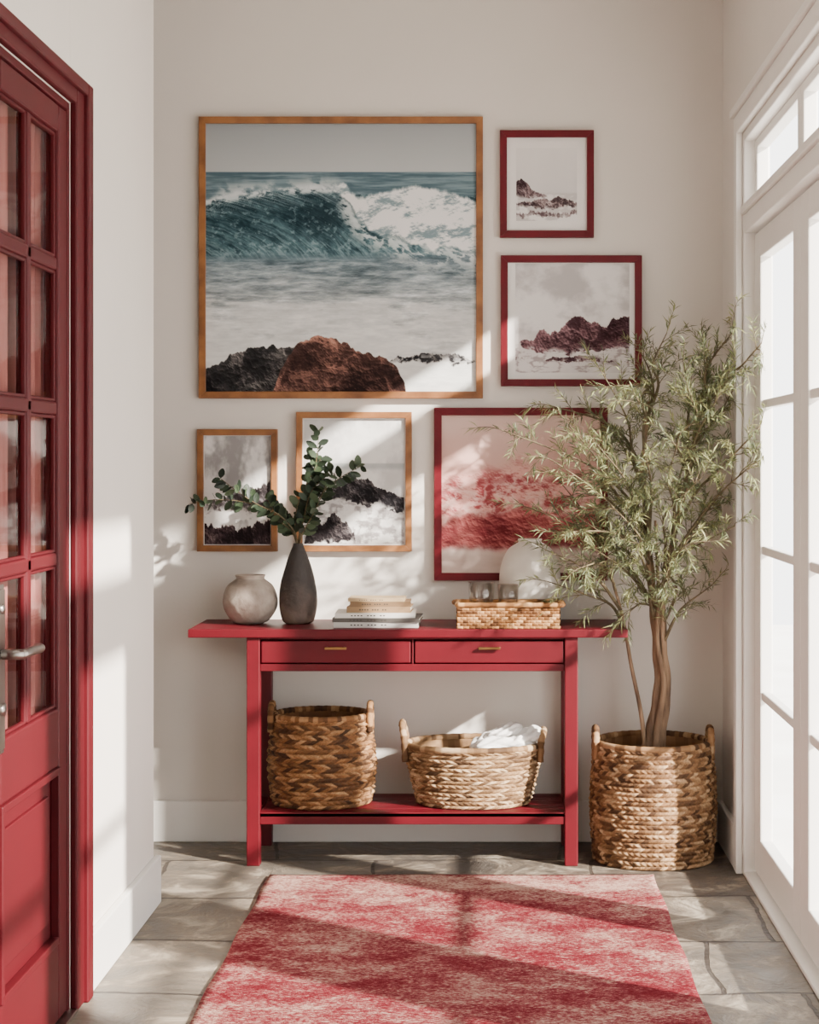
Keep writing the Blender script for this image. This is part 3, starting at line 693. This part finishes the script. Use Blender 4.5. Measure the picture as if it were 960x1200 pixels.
def p_wave(U,V):
    img=ramp((166,171,174),(188,192,193),V/.18+.10*(fbm(U*2,V*3,1)-.5))
    st=fst(U*7,V*110,2,5)
    sea=ramp((92,114,124),(150,168,174),ss(.3,.72,st)*.7); img=mixc(img,sea,ss(.178,.183,V))
    wx=U+.015*(fbm(U*9,V*9,3)-.5)
    crest=np.interp(wx,[0,.08,.18,.30,.42,.48,.52,1],[.292,.272,.258,.246,.240,.246,.26,.27])+.006*(fbm(U*30,V*5,19,3)-.5)
    q=np.clip((V-crest)/.27,0,1)
    # rippled foreground sea: perspective-stretched ripples
    pv=1/(1.25-V*.9); s1=fst(U*7*pv**.0+V*2,62*V**.7,6,7); h2=rst(U*10+V*3,V*44,7,7); e2=emb(h2,0,1); h3=fbm(U*22,V*80,8,5)
    base=ramp((122,138,146),(202,205,205),ss(.46,.76,V)); low=base+((s1-.5)*100+(h2-.6)*60+e2*20*ss(.95,.5,V)+(h3-.5)*60)[...,None]*np.array([1,.96,.94])
    foam=ss(.47,.60,fst(U*6+.3*fbm(U*5,V*9,33,4),V*18,9,7)+.30*(ss(.6,.72,V)-.5)); low=mixc(low,ramp((206,208,207),(232,232,230),h3),foam*.7*ss(.53,.66,V))
    low=mixc(low,(224,224,222),ss(.76,.84,V)*.35)
    bot=np.interp(U,[0,.4,.85,1],[.50,.50,.49,.47])+.02*(fbm(U*8,V*4,5)-.5)
    img=mixc(img,low,ss(-.02,.03,V-bot))
    cur=U*5.4+1.5*(1-q)**2-.9*q; wob=.8*fbm(U*10,V*12,35,6); stre=fst(cur*8+wob,q*3.6,11,7); st2=rst(cur*15+wob*2.2,q*5.0,12,7)
    rip=fbm(U*34+cur*2,V*44,37,6)
    shade=.24+.50*ss(.15,1,q)+(stre-.5)*1.0+emb(stre,-.6,1)*.08+(rip-.5)*.9+emb(rip,-.3,1)*.12
    body=ramp((38,62,71),(112,141,148),shade)
    body=mixc(body,(172,192,197),ss(.60,.84,st2)*(.18+.45*ss(.35,1,q)))
    hollow=np.exp(-(((U-.44)/.10)**2+((V-.345)/.075)**2)); body=mixc(body,(28,46,54),np.clip(hollow*.8,0,1)*(.6+.6*(stre-.3)).clip(0,1))
    fl=ss(.60,.74,fbm(U*60,V*70,39,4)); body=mixc(body,(190,206,210),fl*.35)
    face=ss(0,.007,V-crest)*ss(.02,-.03,V-bot); img=mixc(img,body,face)
    wt=np.interp(wx,[.43,.47,.50,.55,.62,.70,.78,.88,1],[.30,.235,.228,.262,.262,.240,.232,.250,.285])+.06*(fbm(U*14,V*6,20,7)-.5)
    wb=np.interp(wx,[.44,.49,.54,.60,.68,.76,.86,1],[.24,.275,.335,.395,.425,.455,.475,.47])+.08*(fbm(U*16,V*16,21,7)-.5)
    mk=ss(-.004,.012,V-wt)*ss(-.006,.016,wb-V)*ss(.44,.475,wx)
    hx=fbm(U*13+V*8,V*18,22,8); hx2=fbm(U*40,V*46,42,5); tx=hx+emb(hx,-.3,1)*.14+(hx2-.5)*.35; ww=ramp((138,158,165),(238,239,238),ss(.28,.58,tx+.05)); img=mixc(img,ww,mk)
    tn=ss(.54,.72,ridg(U*20-V*14,V*30,23,6)); mk=tn*ss(-.01,.01,V-wb)*ss(.12,.01,V-wb)*ss(.46,.52,U); img=mixc(img,(224,230,230),mk*.85)
    lipw=.010+.022*fbm(U*22,V*0,27,4); lip=ss(1,.2,abs(V-crest-.004)/lipw)*ss(.38,.56,fbm(U*38,V*50,24,5)); img=mixc(img,(220,226,227),lip*.9*ss(.50,.46,U))
    drip=ss(.58,.76,rst(cur*30+wob*2,q*1.8,28,5))*ss(.34,.0,q)*ss(.5,.46,U)*ss(0,.01,V-crest); img=mixc(img,(206,218,221),drip*.6)
    sph=.03+.07*fbm(U*7,V*0+2,29,4); sp=ss(1,.0,(crest-V)/sph)*ss(-.01,.004,crest-V)*ss(.36,.60,fbm(U*18-V*8,V*22,25,7))*ss(.0,.08,U)*ss(.6,.5,U); img=mixc(img,(218,223,224),sp*.9)
    img=rocks(img,U,V,[0,.66,.7,.78,.86,.93,1],[1.3,.90,.872,.862,.85,.862,.88],([0,1],[.90,.895]),(34,34,38),(130,128,127),31,.016,24,.3,foam=.8)
    img=rocks(img,U,V,[0,.06,.15,.25,.34,.45,.6],[.905,.885,.862,.83,.835,.88,1.1],([0,1],[1.2,1.2]),(26,26,29),(176,170,166),40,.030,9,.38)
    img=rocks(img,U,V,[0,.22,.28,.33,.37,.42,.5,.56,.64,.70,.735,.78],[1.2,1.08,.93,.845,.812,.80,.83,.855,.86,.90,.97,1.2],([0,1],[1.2,1.2]),(44,30,30),(196,150,134),50,.036,8,.48)
    return img
def p_small(U,V):
    img=ramp((228,226,224),(216,214,213),V*1.4)+(6*(fbm(U*4,V*4,61)-.5))[...,None]
    img=mixc(img,(190,186,186),ss(.60,.63,V)*.5); f=fbm(U*6,V*14,62,5); img=mixc(img,(232,230,229),ss(.42,.6,f)*ss(.6,.66,V))
    img=rocks(img,U,V,[0,.08,.16,.25,.4,.5,.7],[.45,.40,.47,.56,.62,.66,.9],([0,1],[.68,.68]),(50,34,39),(176,160,162),63,.03,8,.42,foam=.7)
    img=rocks(img,U,V,[0,.25,.4,.55,.7,.85,1],[.74,.72,.70,.72,.66,.72,.74],([0,.5,1],[.80,.84,.80]),(46,31,36),(196,182,182),66,.04,10,.45,foam=.8)
    img=rocks(img,U,V,[0,.3,.6,1],[.90,.86,.90,.86],([0,1],[.95,.93]),(96,80,84),(210,202,202),68,.05,12,.5,foam=.8)
    return img
def p_mid(U,V):
    c=fbm(U*3,V*4,71,6); img=ramp((192,189,189),(230,228,227),ss(.3,.65,c))
    img=mixc(img,(226,222,221),ss(.62,.72,V)*.8)
    f=rst(U*8,V*20,72,5); img=mixc(img,(150,136,138),ss(.62,.82,f)*ss(.72,.8,V)*.6)
    img=rocks(img,U,V,[0,.08,.13,.2,.25,.30,.38,.46,.52,.6,.66,.72,.80,.86,.93,1],[.76,.68,.72,.66,.60,.62,.60,.50,.47,.50,.56,.54,.60,.50,.46,.48],([0,.2,.5,1],[.74,.80,.82,.76]),(50,28,35),(184,150,155),73,.05,8,.40,foam=.9)
    img=rocks(img,U,V,[0,.2,.45,.7,1],[.86,.9,.84,.87,.9],([0,1],[.89,.91]),(66,40,47),(200,184,184),77,.03,12,.5,foam=.9)
    return img
def p_pink(U,V):
    img=ramp((220,196,187),(210,168,160),V*2+.5*(fbm(U*3,V*4,80)-.5))
    top=np.interp(U,[0,.2,.45,.7,1],[.36,.28,.24,.30,.26])+.16*(fbm(U*6,V*6,81,7)-.5)
    hh=fbm(U*10,V*15,82,8); t=hh+emb(hh,-.4,1)*.16; wv=ramp((158,80,85),(224,176,169),ss(.28,.60,t)); img=mixc(img,wv,ss(0,.14,V-top))
    rd=ridg(U*16,V*24,83,7); img=mixc(img,(232,206,199),ss(.54,.74,rd)*ss(.05,.2,V-top)*.6)
    rt=np.interp(U,[0,.08,.2,.35,.45,.6,.75,1],[.70,.63,.60,.59,.52,.57,.62,.60])+.16*(fbm(U*9,V*9,86,7)-.5)
    rh=ridg(U*7,V*10,84,7); rt_=np.clip(.44+emb(rh,-.6,1)*.4+(fbm(U*5,V*7,89,4)-.5)*1.2,0,1)
    img=mixc(img,ramp((112,42,50),(208,136,133),rt_),ss(0,.07,V-rt)*ss(.88,.83,V+.06*(fbm(U*12,V*6,90,4)-.5)))
    lo=ramp((200,178,170),(226,213,206),fst(U*4,V*20,88,6)); img=mixc(img,lo,ss(.81,.88,V+.08*(fbm(U*8,V*4,87,7)-.5)))
    return img
def p_mist(U,V):
    c=fbm(U*3,V*3,91,6); img=ramp((160,157,157),(230,228,226),ss(.3,.62,c))
    img=rocks(img,U,V,[0,.3,.55,.75,.9,1],[.62,.56,.52,.46,.44,.40],([0,1],[.74,.72]),(56,50,52),(166,160,160),92,.06,8,.42,foam=.8)
    f=fbm(U*7,V*12,94,6); img=mixc(img,(230,228,226),ss(.42,.56,f)*ss(.6,.72,V))
    img=rocks(img,U,V,[0,.15,.35,.5,.7,1],[.80,.84,.80,.88,.84,.78],([0,1],[1.2,1.2]),(36,25,30),(150,132,132),96,.06,8,.36)
    return img
def p_shore(U,V):
    c=fbm(U*2.5,V*3,101,6); img=ramp((204,203,202),(232,231,229),ss(.3,.6,c))
    img=mixc(img,(150,156,158),ss(.345,.36,V)*ss(.42,.38,V)*.5)
    f=rst(U*8,V*16,102,7); img=mixc(img,(142,136,137),ss(.56,.80,f)*ss(.55,.7,V)*.65)
    img=rocks(img,U,V,[0,.2,.35,.5,.62,.75,.88,1],[.95,.62,.52,.46,.48,.54,.60,.64],([0,.3,.6,1],[.60,.66,.68,.74]),(32,30,34),(160,153,153),103,.045,8,.38,foam=.9)
    img=rocks(img,U,V,[0,.05,.2,.3,.42,.5,.56],[.98,.86,.80,.74,.82,.90,1.2],([0,1],[1.0,.99]),(30,26,30),(148,140,140),106,.05,8,.38,foam=.8)
    return img
art('large_wave_picture',-1.048,-.042,1.571,2.568,.024,M_oak,p_wave,res=.0016)
art('small_coast_picture',.018,.351,2.14,2.52,.025,M_redframe,p_small,matw=(.034,.036,.038,.036),res=.0015)
art('rocky_shore_picture',.021,.521,1.614,2.077,.025,M_redframe,p_mid,matw=(.028,.020,.004,.024),res=.0016)
art('crimson_sea_picture',-.215,.40,.926,1.538,.027,M_redframe,p_pink,res=.0018)
art('misty_rocks_picture',-1.054,-.77,1.029,1.462,.022,M_oak,p_mist,matw=(.004,.004,.004,.004),res=.0015)
art('breaking_surf_picture',-.703,-.294,1.029,1.523,.022,M_oak,p_shore,matw=(.006,.006,.006,.006),res=.0015)

# ---------------------------------------------------------------- rug
m=MB(); rx0,rx1,ry0,ry1=-.73,.515,-3.4,-.566; nx,ny=60,140; vs=[];fs=[]
for j in range(ny+1):
    for i in range(nx+1):
        x=rx0+(rx1-rx0)*i/nx; y=ry0+(ry1-ry0)*j/ny
        ex=.003*math.sin(y*11)*(1 if i in(0,nx) else 0)
        vs.append((x+ex,y,.009+.0008*math.sin(x*9+y*5)))
for j in range(ny):
    for i in range(nx): a=j*(nx+1)+i; fs.append((a,a+1,a+nx+2,a+nx+1))
m.add(vs,fs); o=m.obj('area_rug',M_rug,smooth=True); s=o.modifiers.new('s','SOLIDIFY'); s.thickness=.0085; s.offset=-1

# ---------------------------------------------------------------- light
w=bpy.data.worlds.new('World'); scene.world=w; w.use_nodes=True
bg=w.node_tree.nodes['Background']; bg.inputs[0].default_value=(1.0,0.985,0.965,1); bg.inputs[1].default_value=5.4
sd=bpy.data.lights.new('sun','SUN'); sd.energy=25.0; sd.angle=math.radians(1.4); sd.color=(1.0,0.92,0.81)
so=bpy.data.objects.new('sun',sd); scene.collection.objects.link(so); so.location=(4,-4,4)
so.rotation_euler=Vector((-1.0,0.75,-0.62)).to_track_quat('-Z','Y').to_euler()

# ---------------------------------------------------------------- camera
cd=bpy.data.cameras.new('camera'); co=bpy.data.objects.new('camera',cd); scene.collection.objects.link(co)
co.location=(0,-6.5,1.35); co.rotation_euler=(math.radians(90),0,0)
cd.sensor_width=36; cd.sensor_fit='AUTO'; cd.lens=2145/1200*36
cd.shift_x=-100/1200; cd.shift_y=-60/1200
cd.clip_start=0.05
scene.camera=co
